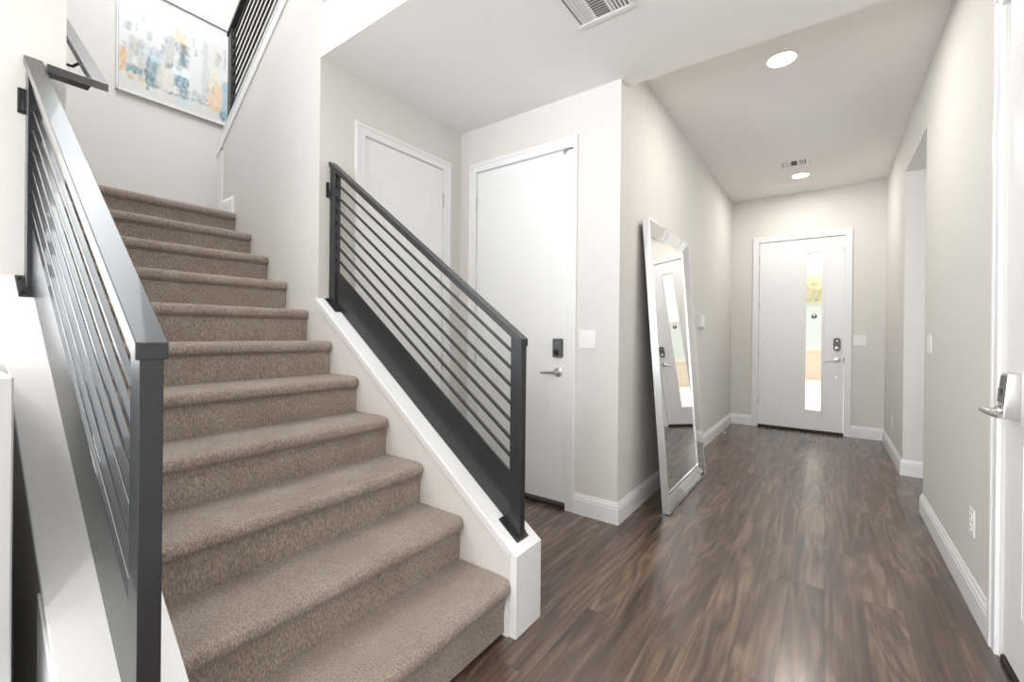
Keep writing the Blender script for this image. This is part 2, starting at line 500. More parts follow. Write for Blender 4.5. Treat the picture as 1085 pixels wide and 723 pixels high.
baseboard(m, (XR, D4[1] + CW + 0.02), (XR, OP0), (-1, 0), e1=1)
baseboard(m, (XR, OP0), (XR + 0.14, OP0), (0, 1), e0=1)
struct('baseboard_right', m, TRIM)
m = MB()
baseboard(m, (XR, OP1), (XR, YF), (-1, 0), e0=1, e1=-1)
baseboard(m, (XR, OP1), (2.1, OP1), (0, -1), e0=1)
struct('baseboard_right_far', m, TRIM)
m = MB(); baseboard(m, (-1.0, YE), (XK - 0.034, YE), (0, -1)); struct('baseboard_stair_foot', m, TRIM)
m = MB(); baseboard(m, (-3.63, YE), (-3.435, YE), (0, -1), z=R1 + 11 * RISE - 0.003); struct('baseboard_landing', m, TRIM)
m = MB(); baseboard(m, (-4.4, YW0 + 0.008), (-1.37, YW0 + 0.008), (0, -1)); struct('baseboard_stair_outside', m, TRIM)

# ------------------------------------------------------------------ staircase
st = thing('staircase', 'straight flight of stairs covered in taupe loop carpet between two white half walls', 'staircase', (STEP_X - 0.03, 0.84, 0))
def step_profile(i):
    xr = STEP_X - (i - 1) * RUN - 0.0296          # riser face
    xn = STEP_X - (i - 1) * RUN                   # nosing front
    zt = R1 + i * RISE
    zb = max(0.0, R1 + (i - 1) * RISE - 0.02)
    r = 0.021
    pts = [(xr, zb), (xr, zt - 0.058)]
    pts += [(xr + 0.008, zt - 0.055)]
    for k in range(0, 5):                          # underside round
        a = -PI / 2 + k * PI / 8
        pts.append((xn - r + r * math.cos(a), zt - 0.052 + r + r * math.sin(a)) if k else (xn - r, zt - 0.052))
    for k in range(0, 6):                          # top round
        a = k * PI / 10
        pts.append((xn - r * 1.1 + r * 1.1 * math.cos(a), zt - r * 1.1 + r * 1.1 * math.sin(a)))
    pts += [(xn - 0.10, zt + 0.0015), (xn - RUN - 0.06, zt), (xn - RUN - 0.06, zb)]
    return pts
def step_mesh(i):
    pts = step_profile(i)
    b = bmesh.new()
    ny = 60
    ya, yb = YW1 + 0.003, YE - 0.003
    rows = []
    for k in range(ny + 1):
        y = ya + (yb - ya) * k / ny
        row = []
        for (x, z) in pts:
            front = 1.0 if x > pts[0][0] + 0.004 else 0.35
            if x < pts[0][0] - 0.15: front = 0
            w = noise.noise(Vector((y * 9, i * 3.1, z * 6))) * 0.0035 + noise.noise(Vector((y * 40, i * 7.7, z * 30))) * 0.0016
            edge = min(y - ya, yb - y)
            rd = -0.012 * max(0, 1 - edge / 0.014) ** 2 if x > pts[0][0] + 0.004 else 0
            row.append(b.verts.new((x + w * front + rd, y, z + w * 0.5 * (front if z > 0.03 else 0))))
        rows.append(row)
    n = len(pts)
    for r0, r1 in zip(rows, rows[1:]):
        for j in range(n):
            q = (j + 1) % n
            b.faces.new((r0[j], r0[q], r1[q], r1[j]))
    b.faces.new(rows[0]); b.faces.new(list(reversed(rows[-1])))
    bmesh.ops.recalc_face_normals(b, faces=b.faces)
    mb = MB(); mb._add(b)
    return mb
for i in range(1, 12):
    step_mesh(i).build('step', CARPET, st, smooth=True)
zt = R1 + 11 * RISE
MB().box(XW + 0.012, STEP_X - 10 * RUN - 0.25, YW1 + 0.002, 2.63, zt - 0.2, zt - 0.001, 0.0).build('landing', CARPET, st)
m = MB()
for k in range(2):                                 # first risers of the upper flight, turning back behind the wall
    m.box(-3.72 + k * RUN, -3.72 + (k + 1) * RUN + 0.05, YE + KW + 0.012, 2.63, zt - 0.1 + k * RISE, zt + (k + 1) * RISE, 0.02, 3)
m.build('upper_flight', CARPET, st, smooth=True)

# ------------------------------------------------------------------ stair railings
def guard(name, label, yc, capfn, climb_wall=False):
    X0, X1 = -0.970, -2.318
    zt = lambda x: 1.130 + SL * (-0.968 - x)
    root = thing(name, label, 'stair railing', (X0 - 0.027, yc, capfn(X0 - 0.027)))
    hw, th, pw = 0.024, 0.031, 0.053
    def sl(xa, xb, ta, tb, y0, y1, bev=0.0015):
        m = MB(); m.prism([(xa, zt(xa) + ta), (xb, zt(xb) + ta), (xb, zt(xb) + tb), (xa, zt(xa) + tb)], 'y', y0, y1, bev); return m
    # posts with sloping base plates
    for xa in (X0, X1 + pw):
        m = MB(); xb = xa - pw
        m.prism([(xa, capfn(xa) + 0.004), (xa, zt(xa) - th + 0.002), (xb, zt(xb) - th + 0.002), (xb, capfn(xb) + 0.004)], 'y', yc - 0.0175, yc + 0.0175, 0.0015)
        m.build('post', STEEL, root)
        m = MB(); pa, pb = xa + 0.004, xa - 0.088
        if xa != X0: pa, pb = xa + 0.045, xa - 0.058
        m.prism([(pa, capfn(pa) + 0.007), (pb, capfn(pb) + 0.007), (pb, capfn(pb) + 0.0005), (pa, capfn(pa) + 0.0005)], 'y', yc - 0.040, yc + 0.040, 0.002)
        bpo = m.build('base_plate', STEEL, root)
        for sx in (pa - 0.016, pb + 0.016):
            for sy in (-0.031, 0.031):
                MB().cyl((sx, yc + sy, capfn(sx) + 0.006), (sx + 0.004, yc + sy, capfn(sx) + 0.0105), 0.0055, n=10).build('screw', STEEL, bpo)
    sl(-0.968, X1 - 0.004, 0, -th, yc - hw, yc + hw, 0.002).build('handrail', STEEL, root)
    for i in range(7):
        off = -0.096 - 0.0705 * i
        sl(X0 - pw + 0.004, X1 + pw - 0.004, off + 0.0065, off - 0.0065, yc - 0.0062, yc + 0.0062, 0.001).build('bar', STEEL, root)
        xw = X1 + pw
        MB().cyl((xw - 0.002, yc, zt(xw) + off), (xw + 0.007, yc, zt(xw) + off), 0.011, n=14).build('bar_collar', STEEL, root)
    m = MB(); xa, xb = X0 - pw + 0.003, X1 + pw - 0.003
    m.prism([(xa, zt(xa) - 0.58), (xb, zt(xb) - 0.58), (xb, capfn(xb) + 0.003), (xa, capfn(xa) + 0.003)], 'y', yc - 0.004, yc + 0.004, 0.001)
    m.build('bottom_panel', STEEL, root)
    # flat bracket from the post to the wall end
    m = MB(); xb = X1
    m.box(XLL + 0.0005, XLL + 0.006, yc - 0.037, yc - 0.017, 1.915, 2.005, 0.002)
    m.box(XLL + 0.004, X1 + 0.012, yc - 0.026, yc - 0.0165, 1.925, 1.955, 0.001)
    m.build('wall_bracket', STEEL, root)
    if climb_wall:
        yw = 0.408
        xj0, xj1 = -2.215, -2.263                  # short level return towards the stair side
        zj = lambda x: 2.075 + 0.0 * x
        m = MB(); m.box(xj1, xj0, yc + hw - 0.002, yw - hw - 0.0003, 2.048, 2.078, 0.001); m.build('handrail_return', STEEL, root)
        z2 = lambda x: 2.078 + 0.742 * (xj0 - x)
        m = MB(); xa, xb = xj0, -3.25
        m.prism([(xa, z2(xa)), (xb, z2(xb)), (xb, z2(xb) - 0.032), (xa - 0.04, z2(xa - 0.04) - 0.03), (xa, z2(xa) - 0.03)], 'y', yw - hw, yw + hw, 0.002)
        m.build('wall_handrail', STEEL, root)
        for xs in (-2.55, -3.1):
            MB().tube([(xs, YW1 - 0.002, z2(xs) - 0.085), (xs, YW1 + 0.05, z2(xs) - 0.085), (xs, yw, z2(xs) - 0.06), (xs, yw, z2(xs) - 0.03)], 0.006).build('handrail_bracket', STEEL, root, smooth=True)
    return root
guard('stair_railing', 'black steel railing on the white cap to the right of the stair', YE + KW / 2, capz)
guard('stair_railing', 'black steel railing left of the stair, nearest the camera, post in the foreground', 0.250, capz, True)

# railing of the upper flight, on the sloping cap above the landing
yc = YE + KW / 2
root = thing('stair_railing', 'black steel railing on the sloping cap of the upper flight, beside the painting', 'stair railing', (-3.695, yc, upz(-3.695)))
zu = lambda x: 3.425 + 0.715 * (x + 3.725)
def slu(xa, xb, ta, tb, y0, y1):
    m = MB(); m.prism([(xa, zu(xa) + ta), (xb, zu(xb) + ta), (xb, zu(xb) + tb), (xa, zu(xa) + tb)], 'y', y0, y1, 0.0015); return m
slu(-3.73, -1.95, 0.0, -0.031, yc - 0.024, yc + 0.024).build('handrail', STEEL, root)
for xa in (-3.722, -2.10):
    m = MB(); xb = xa + 0.053
    m.prism([(xa, upz(xa) + 0.004), (xa, zu(xa) - 0.028), (xb, zu(xb) - 0.028), (xb, upz(xb) + 0.004)], 'y', yc - 0.0175, yc + 0.0175, 0.0015)
    m.build('post', STEEL, root)
    m = MB(); pa, pb = xa - 0.02, xa + 0.075
    m.prism([(pa, upz(pa) + 0.007), (pb, upz(pb) + 0.007), (pb, upz(pb) + 0.0005), (pa, upz(pa) + 0.0005)], 'y', yc - 0.04, yc + 0.04, 0.002)
    m.build('base_plate', STEEL, root)
for i in range(7):
    off = -0.096 - 0.0705 * i
    slu(-3.672, -2.097, off + 0.0065, off - 0.0065, yc - 0.0062, yc + 0.0062).build('bar', STEEL, root)
m = MB(); xa, xb = -3.672, -2.10
m.prism([(xa, zu(xa) - 0.58), (xb, zu(xb) - 0.58), (xb, upz(xb) + 0.003), (xa, upz(xa) + 0.003)], 'y', yc - 0.004, yc + 0.004, 0.001)
m.build('bottom_panel', STEEL, root)

# ------------------------------------------------------------------ doors
# local frame: u along the wall, z up, n out of the wall towards the room
class Frame:
    def __init__(self, o, u, n):
        self.o, self.u, self.n = Vector((*o, 0)), Vector((*u, 0)), Vector((*n, 0))
    def p(self, a, c, z):
        return self.o + self.u * a + self.n * c + Vector((0, 0, z))
    def box(self, mb, a0, a1, c0, c1, z0, z1, bev=0.0):
        p, q = self.p(a0, c0, z0), self.p(a1, c1, z1)
        mb.box(min(p.x, q.x), max(p.x, q.x), min(p.y, q.y), max(p.y, q.y), z0, z1, bev); return mb

def casing(F, root, a0, a1, top):
    m = MB(); w = CW; r = 0.006
    for (x0, x1) in ((a0 - w - r + 0.002, a0 - r), (a1 + r, a1 + w + r - 0.002)):
        F.box(m, x0, x1, 0, 0.012, 0, top + r, 0.0)
        outer = x0 if x0 < a0 - 0.03 else x1
        s = 1 if outer == x0 else -1
        F.box(m, min(outer, outer + s * 0.028), max(outer, outer + s * 0.028), 0.011, 0.017, 0, top + r + w - 0.03, 0.003)
    F.box(m, a0 - w - r + 0.002, a1 + w + r - 0.002, 0, 0.012, top + r, top + r + w)
    F.box(m, a0 - w - r + 0.002, a1 + w + r - 0.002, 0.011, 0.017, top + r + w - 0.028, top + r + w, 0.003)
    m.build('casing', TRIM, root)
    m = MB()
    F.box(m, a0 - 0.018, a0 - G, -0.12, 0.001, 0, top + 0.018)
    F.box(m, a1 + G, a1 + 0.018, -0.12, 0.001, 0, top + 0.018)
    F.box(m, a0 - G, a1 + G, -0.12, 0.001, top + G, top + 0.018)
    m.build('jamb', TRIM, root)

def leaf_panel(F, a0, a1, z0, z1, c0, c1, panels=()):
    """door leaf with shallow moulded grooves round each panel (a, b, za, zb)"""
    m = MB()
    F.box(m, a0, a1, c0, c1 - 0.004, z0, z1)
    # front skin with grooves left open: build as cells
    us = sorted({a0, a1, *[v for p in panels for v in (p[0], p[1])], *[v for p in panels for v in (p[0] + 0.009, p[1] - 0.009)]})
    zs = sorted({z0, z1, *[v for p in panels for v in (p[2], p[3])], *[v for p in panels for v in (p[2] + 0.009, p[3] - 0.009)]})
    for ua, ub in zip(us, us[1:]):
        for za, zb in zip(zs, zs[1:]):
            cu, cz = (ua + ub) / 2, (za + zb) / 2
            groove = False
            for (pa, pb, pz, pq) in panels:
                if pa < cu < pb and pz < cz < pq and not (pa + 0.009 < cu < pb - 0.009 and pz + 0.009 < cz < pq - 0.009):
                    groove = True
            if not groove:
                F.box(m, ua, ub, c1 - 0.004, c1, za, zb)
            else:
                F.box(m, ua, ub, c1 - 0.004, c1 - 0.0022, za, zb)
    bmesh.ops.remove_doubles(m.bm, verts=m.bm.verts, dist=1e-5)
    return m

def hinge(F, root, a, z, s):
    m = MB()
    F.box(m, a - 0.003, a + 0.003, -0.002, 0.003, z - 0.05, z + 0.05)
    m.cyl(F.p(a, 0.005, z - 0.05), F.p(a, 0.005, z + 0.05), 0.0062, n=12)
    m.cyl(F.p(a, 0.005, z + 0.05), F.p(a, 0.005, z + 0.056), 0.0045, n=10)
    m.build('hinge', NICKEL, root, smooth=True)

def lever(F, root, a, z, s, droop=0.0, n=0.0):
    """rose, neck and lever; s = direction of the lever along u"""
    h = MB(); h.cyl(F.p(a, n, z), F.p(a, n + 0.010, z), 0.032, n=28, bev=0.003)
    ro = h.build('door_handle', NICKEL, root, smooth=True)
    m = MB(); m.cyl(F.p(a, n + 0.009, z), F.p(a, n + 0.05, z), 0.0105, n=16)
    m.tube([F.p(a - s * 0.008, n + 0.048, z), F.p(a + s * 0.03, n + 0.050, z - droop * 0.15), F.p(a + s * 0.075, n + 0.047, z - droop * 0.6), F.p(a + s * 0.115, n + 0.042, z - droop)], [0.010, 0.0095, 0.0085, 0.007], 12)
    m.build('lever', NICKEL, ro, smooth=True)

def smart_lock(F, root, a, z, w, h, round_=False, n=0.0):
    """tall keypad deadbolt with a thumb-turn at the lower end"""
    m = MB(); b = bmesh.new()
    rad = w / 2 if round_ else 0.012
    pts = []
    for cx, cz, a0 in ((w / 2 - rad, h / 2 - rad, 0), (-w / 2 + rad, h / 2 - rad, PI / 2), (-w / 2 + rad, -h / 2 + rad, PI), (w / 2 - rad, -h / 2 + rad, 1.5 * PI)):
        for k in range(9):
            t = a0 + k * PI / 16
            pts.append((cx + rad * math.cos(t), cz + rad * math.sin(t)))
    v0 = [b.verts.new(F.p(a + x, n, z + y)) for x, y in pts]
    v1 = [b.verts.new(F.p(a + x, n + 0.022, z + y)) for x, y in pts]
    v2 = [b.verts.new(F.p(a + x * 0.9, n + 0.027, z + y * 0.95)) for x, y in pts]
    k = len(pts)
    for A, B in ((v0, v1), (v1, v2)):
        for i in range(k):
            b.faces.new((A[i], A[(i + 1) % k], B[(i + 1) % k], B[i]))
    b.faces.new(v2); b.faces.new(list(reversed(v0)))
    bmesh.ops.recalc_face_normals(b, faces=b.faces)
    m._add(b)
    lk = m.build('deadbolt', LOCKD, root, smooth=True)
    zz = z - h / 2 + 0.036
    t = MB(); t.cyl(F.p(a, n + 0.026, zz), F.p(a, n + 0.032, zz), 0.021, n=24, bev=0.002); tb = t.build('thumb_turn', NICKEL if round_ else LOCKB, lk, smooth=True)
    t = MB(); F.box(t, a - 0.004, a + 0.004, n + 0.031, n + 0.045, zz - 0.014, zz + 0.014, 0.002); t.build('turn_grip', LOCKB, lk)
    t = MB(); t.cyl(F.p(a, n + 0.026, z + h / 2 - 0.034), F.p(a, n + 0.0285, z + h / 2 - 0.034), 0.005, n=12); t.build('lock_button', CHROME, lk)

def threshold(F, root, a0, a1, c0=-0.11, c1=0.012):
    m = MB(); F.box(m, a0 - G, a1 + G, c0, c1, 0.0005, 0.022, 0.004); m.build('threshold', THRESH, root)

# door_2: door on the wall facing us
F = Frame((0, YD), (1, 0), (0, -1))
r = sroot('door_2', ((D2[0] + D2[1]) / 2, YD, 0))
casing(F, r, D2[0], D2[1], D2[2])
leaf_panel(F, D2[0], D2[1], 0.042, D2[2], -0.046, -0.003, [(D2[0] + 0.125, D2[1] - 0.125, 0.23, 0.80), (D2[0] + 0.125, D2[1] - 0.125, 1.02, 2.20)]).build('leaf', DOORW, r)
threshold(F, r, D2[0], D2[1], -0.10, 0.004)
for z in (2.12, 1.53, 0.94, 0.3): hinge(F, r, D2[0] - 0.002, z, -1)
smart_lock(F, r, -1.440, 1.055, 0.068, 0.125, n=-0.003)
lever(F, r, -1.438, 0.895, -1, 0.006, n=-0.003)
m = MB(); F.box(m, D2[1] - 0.035, D2[1] + 0.045, 0.0, 0.012, D2[2] - 0.012, D2[2] + 0.002, 0.002); F.box(m, D2[1] - 0.03, D2[1] - 0.02, 0, 0.02, D2[2] - 0.03, D2[2] - 0.008, 0.001)
m.build('latch_guard', NICKEL, r)

# door_3: closet door in the nook
F = Frame((XLL, 0), (0, 1), (1, 0))
r = sroot('door_3', (XLL, (D3[0] + D3[1]) / 2, 0))
casing(F, r, D3[0], D3[1], D3[2])
leaf_panel(F, D3[0], D3[1], 0.012, D3[2], -0.046, -0.003, [(D3[0] + 0.115, D3[1] - 0.115, 0.23, 0.80), (D3[0] + 0.115, D3[1] - 0.115, 1.02, 2.20)]).build('leaf', DOORW, r)
for z in (2.13, 1.53, 0.93, 0.3): hinge(F, r, D3[1] + 0.002, z, 1)
lever(F, r, D3[0] + 0.06, 0.9, 1, 0.004, n=-0.003)

# door_1: front door with a tall glass slot
F = Frame((0, YF), (1, 0), (0, -1))
r = sroot('door_1', ((D1[0] + D1[1]) / 2, YF, 0))
casing(F, r, D1[0], D1[1], D1[2])
GX0, GX1, GZ0, GZ1 = -0.213, -0.060, 0.262, 2.143
m = MB()
F.box(m, D1[0], GX0 - 0.03, -0.05, -0.004, 0.03, D1[2], 0.001)
F.box(m, GX1 + 0.03, D1[1], -0.05, -0.004, 0.03, D1[2], 0.001)
F.box(m, GX0 - 0.03, GX1 + 0.03, -0.05, -0.004, 0.03, GZ0 - 0.035, 0.0)
F.box(m, GX0 - 0.03, GX1 + 0.03, -0.05, -0.004, GZ1 + 0.035, D1[2], 0.0)
m.build('leaf', DOORW, r)
m = MB()
for (a, b_, c, d) in ((GX0 - 0.031, GX0, GZ0 - 0.036, GZ1 + 0.036), (GX1, GX1 + 0.031, GZ0 - 0.036, GZ1 + 0.036), (GX0, GX1, GZ0 - 0.036, GZ0), (GX0, GX1, GZ1, GZ1 + 0.036)):
    F.box(m, a, b_, -0.053, 0.001, c, d, 0.003)
m.build('glazing_frame', DOORW, r)
m = MB(); F.box(m, GX0 - 0.005, GX1 + 0.005, -0.030, -0.024, GZ0 - 0.005, GZ1 + 0.005); m.build('glass_pane', GLASS, r)
threshold(F, r, D1[0], D1[1])
for z in (2.09, 1.52, 0.92, 0.32): hinge(F, r, D1[0] - 0.002, z, -1)
smart_lock(F, r, 0.089, 1.054, 0.066, 0.155, True, n=-0.004)
lever(F, r, 0.090, 0.876, -1, 0.028, n=-0.004)
m = MB(); m.cyl(F.p(0.082, -0.004, 0.674), F.p(0.082, 0.004, 0.674), 0.009, n=16); m.build('key_cylinder', NICKEL, r, smooth=True)
m = MB(); F.box(m, D1[1] - 0.002, D1[1] + 0.010, -0.003, 0.002, 0.845, 0.905, 0.001); m.build('strike_plate', LOCKD, r)
m = MB(); F.box(m, D1[1] - 0.03, D1[1] + 0.02, 0.0, 0.014, 2.175, 2.195, 0.002); F.box(m, D1[1] - 0.012, D1[1] + 0.004, 0, 0.02, 2.13, 2.20, 0.002); m.build('latch_guard', DOORW, r)

# door_4: door in the right wall, at the edge of the picture
F = Frame((XR, 0), (0, 1), (-1, 0))
r = sroot('door_4', (XR, (D4[0] + D4[1]) / 2, 0))
casing(F, r, D4[0], D4[1] + 0.02, D4[2])
leaf_panel(F, D4[0], D4[1], 0.03, D4[2], -0.05, -0.006, [(D4[0] + 0.13, D4[1] - 0.17, 0.24, 0.80), (D4[0] + 0.13, D4[1] - 0.17, 1.02, 2.20)]).build('leaf', DOORW, r)
threshold(F, r, D4[0], D4[1], -0.1, 0.002)
m = MB()
m.prism([(XR + 0.006, 0.878), (XR - 0.033, 0.881), (XR - 0.036, 0.888), (XR - 0.024, 1.030), (XR - 0.020, 1.035), (XR + 0.006, 1.036)], 'y', 2.150, 2.215, 0.003)
lk = m.build('lever_lock', NICKEL, r, smooth=True)
m = MB(); m.prism([(XR - 0.0325, 0.935), (XR - 0.0365, 0.934), (XR - 0.0275, 1.026), (XR - 0.0245, 1.026)], 'y', 2.156, 2.209, 0.001)
m.build('keypad', LOCKD, lk)
m = MB(); m.box(XR - 0.036, XR - 0.0305, 2.165, 2.2, 0.955, 0.982, 0.001); m.build('keypad_display', LOCKB, lk)
m = MB()
m.cyl((XR - 0.025, 2.185, 0.905), (XR - 0.044, 2.185, 0.905), 0.018, n=20, bev=0.002)
m.cyl((XR - 0.042, 2.185, 0.905), (XR - 0.070, 2.185, 0.905), 0.0095, n=16)
m.tube([(XR - 0.062, 2.203, 0.906), (XR - 0.074, 2.190, 0.906), (XR - 0.072, 2.155, 0.904), (XR - 0.064, 2.11, 0.900), (XR - 0.054, 2.085, 0.898)], [0.008, 0.0105, 0.010, 0.009, 0.008], 12)
m.build('lever', NICKEL, lk, smooth=True)

# windows of the living room behind the camera: frames only, daylight comes through them
m = MB()
for (a, b_) in ((-3.9, -3.84), (-1.88, -1.80), (0.14, 0.2)): m.box(a, b_, -3.75, -3.69, 0.04, 2.46)
m.box(-3.9, 0.2, -3.75, -3.69, 0.04, 0.1); m.box(-3.9, 0.2, -3.75, -3.69, 2.40, 2.46)
struct('window_1', m, TRIM)
m = MB()
for (a, b_) in ((-3.05, -2.99), (-1.83, -1.77), (-0.61, -0.55)): m.box(-4.56, -4.50, a, b_, 0.28, 2.34)
m.box(-4.56, -4.50, -3.05, -0.55, 0.28, 0.34); m.box(-4.56, -4.50, -3.05, -0.55, 2.28, 2.34)
struct('window_2', m, TRIM)

# ------------------------------------------------------------------ leaning floor mirror
mir = thing('floor_mirror', 'tall silver floor mirror with a slanted mirrored rim, tilted back on the left hall wall', 'mirror', (-0.805, 3.33, 0))
MW0, MW1, MHT, MT = 2.83, 3.83, 1.917, 0.048
LEAN = math.atan2(0.153, 1.91)
def mp(y, h, d):                    # y along wall, h up the mirror, d depth in front of its back face
    ox, oz = -0.800 - MT * math.cos(LEAN), 0.003 + MT * math.sin(LEAN) * 0.0
    return Vector((ox - h * math.sin(LEAN) + d * math.cos(LEAN), y, oz + h * math.cos(LEAN) + d * math.sin(LEAN)))
def slab(mb, corners):              # corners: 8 points (4 back, 4 front)
    b = bmesh.new(); v = [b.verts.new(c) for c in corners]
    for f in ((3, 2, 1, 0), (4, 5, 6, 7), (0, 1, 5, 4), (1, 2, 6, 5), (2, 3, 7, 6), (3, 0, 4, 7)):
        b.faces.new([v[i] for i in f])
    bmesh.ops.recalc_face_normals(b, faces=b.faces)
    mb._add(b)
BW, RIM, REC = 0.088, 0.006, 0.034
def rect(i, d):                     # rectangle inset by i at depth d
    return [mp(MW0 + i, i, d), mp(MW1 - i, i, d), mp(MW1 - i, MHT - i, d), mp(MW0 + i, MHT - i, d)]
m = MB()
o0, o1, i1, i0 = rect(0, 0.002), rect(0, MT), rect(RIM, MT), rect(RIM, 0.002)
for k in range(4):
    j = (k + 1) % 4
    slab(m, [o0[k], o0[j], i0[j], i0[k], o1[k], o1[j], i1[j], i1[k]])
m.build('frame', LEAF, mir)
m = MB(); a = rect(0.004, 0.0); c = rect(0.004, 0.008); slab(m, a + c); m.build('backboard', CANSIDE, mir)
a = rect(RIM + 0.0006, MT - 0.001); c = rect(BW, MT - REC)
a2 = rect(RIM + 0.0006, MT - 0.006); c2 = rect(BW, MT - REC - 0.005)
for k in range(4):
    j = (k + 1) % 4
    g = 0.0
    m = MB(); slab(m, [a2[k], a2[j], c2[j], c2[k], a[k], a[j], c[j], c[k]])
    m.build('bevel', MIRROR, mir)
# thin raised silver bead round the glass
m = MB()
b0, b1 = rect(BW - 0.001, MT - REC - 0.004), rect(BW - 0.001, MT - REC + 0.006)
d0, d1 = rect(BW + 0.012, MT - REC - 0.004), rect(BW + 0.012, MT - REC + 0.006)
for k in range(4):
    j = (k + 1) % 4
    slab(m, [b0[k], b0[j], d0[j], d0[k], b1[k], b1[j], d1[j], d1[k]])
m.build('bead', CHROME, mir)
m = MB(); a = rect(BW + 0.004, MT - REC - 0.006); c = rect(BW + 0.004, MT - REC - 0.001); slab(m, a + c); m.build('glass', MIRROR, mir)

# ------------------------------------------------------------------ painting on the landing wall
pnt = thing('painting', 'abstract painting in white, teal, grey and tan above the stair landing', 'painting', (XW, 1.285, 3.40))
PY0, PY1, PZ0, PZ1 = 0.895, 1.684, 2.972, 3.832
def painting_canvas():
    nu, nv = 150, 164
    rnd = random.Random(5)
    def sstep(a, b, x):
        t = max(0.0, min(1.0, (x - a) / (b - a))); return t * t * (3 - 2 * t)
    W = (0.72, 0.72, 0.72)
    strokes = [  # u0,u1,v0,v1,color,alpha,softness
        (0.0, 1.0, 0.0, 0.14, (0.76, 0.77, 0.76), 0.8, 0.03),
        (0.0, 0.30, 0.10, 0.34, (0.80, 0.79, 0.75), 0.6, 0.05),
        (0.00, 0.065, 0.17, 0.40, (0.80, 0.60, 0.38), 0.85, 0.02),
        (0.08, 0.205, 0.26, 0.52, (0.58, 0.59, 0.58), 0.75, 0.03),
        (0.10, 0.16, 0.28, 0.36, (0.88, 0.87, 0.84), 0.8, 0.02),
        (0.07, 0.20, 0.185, 0.255, (0.24, 0.44, 0.50), 0.85, 0.015),
        (0.15, 0.21, 0.12, 0.19, (0.76, 0.72, 0.56), 0.8, 0.012),
        (0.06, 0.12, 0.12, 0.17, (0.70, 0.56, 0.36), 0.6, 0.012),
        (0.215, 0.235, 0.08, 0.26, (0.10, 0.16, 0.18), 0.75, 0.008),
        (0.22, 0.345, 0.12, 0.40, (0.33, 0.47, 0.52), 0.85, 0.02),
        (0.22, 0.36, 0.38, 0.50, (0.55, 0.64, 0.70), 0.7, 0.03),
        (0.27, 0.42, 0.36, 0.42, (0.76, 0.87, 0.89), 0.7, 0.02),
        (0.305, 0.47, 0.15, 0.35, (0.80, 0.78, 0.73), 0.9, 0.02),
        (0.375, 0.46, 0.36, 0.68, (0.66, 0.67, 0.66), 0.75, 0.02),
        (0.38, 0.44, 0.36, 0.41, (0.42, 0.37, 0.33), 0.6, 0.012),
        (0.46, 0.575, 0.64, 0.76, (0.82, 0.77, 0.64), 0.7, 0.03),
        (0.50, 0.585, 0.42, 0.66, (0.32, 0.43, 0.47), 0.8, 0.03),
        (0.52, 0.56, 0.54, 0.66, (0.52, 0.36, 0.24), 0.5, 0.015),
        (0.44, 0.60, 0.33, 0.40, (0.82, 0.91, 0.92), 0.85, 0.015),
        (0.46, 0.585, 0.21, 0.335, (0.28, 0.45, 0.55), 0.85, 0.015),
        (0.50, 0.60, 0.13, 0.21, (0.26, 0.37, 0.41), 0.75, 0.015),
        (0.36, 0.60, 0.115, 0.135, (0.22, 0.27, 0.28), 0.6, 0.006),
        (0.47, 0.60, 0.03, 0.12, (0.70, 0.78, 0.79), 0.7, 0.02),
        (0.31, 0.36, 0.02, 0.13, (0.84, 0.79, 0.80), 0.7, 0.015),
        (0.62, 0.76, 0.14, 0.22, (0.62, 0.66, 0.67), 0.6, 0.02),
        (0.62, 0.92, 0.135, 0.155, (0.36, 0.40, 0.40), 0.55, 0.006),
        (0.72, 0.78, 0.2, 0.78, (0.66, 0.68, 0.68), 0.6, 0.02),
        (0.725, 0.75, 0.45, 0.95, (0.74, 0.76, 0.78), 0.6, 0.01),
        (0.80, 0.89, 0.55, 0.82, (0.80, 0.76, 0.70), 0.5, 0.03),
        (0.86, 0.90, 0.60, 0.74, (0.56, 0.54, 0.52), 0.5, 0.012),
        (0.93, 0.96, 0.58, 0.80, (0.50, 0.52, 0.54), 0.5, 0.012),
        (0.785, 0.925, 0.10, 0.42, (0.86, 0.70, 0.50), 0.8, 0.03),
        (0.81, 0.87, 0.30, 0.52, (0.88, 0.82, 0.66), 0.6, 0.03),
        (0.925, 1.0, 0.10, 0.46, (0.46, 0.62, 0.72), 0.8, 0.02),
        (0.90, 0.98, 0.04, 0.12, (0.26, 0.44, 0.52), 0.8, 0.015),
    ]
    for _ in range(60):
        u, v = rnd.uniform(0.02, 0.95), rnd.uniform(0.1, 0.75) ** 1.0
        c = rnd.choice([(0.30, 0.38, 0.42), (0.88, 0.89, 0.89), (0.55, 0.58, 0.60), (0.74, 0.82, 0.85), (0.80, 0.72, 0.60)])
        strokes.append((u, u + rnd.uniform(0.01, 0.04), v, v + rnd.uniform(0.02, 0.10), c, rnd.uniform(0.25, 0.6), 0.008))
    me = bpy.data.meshes.new('canvas')
    verts, faces, cols = [], [], []
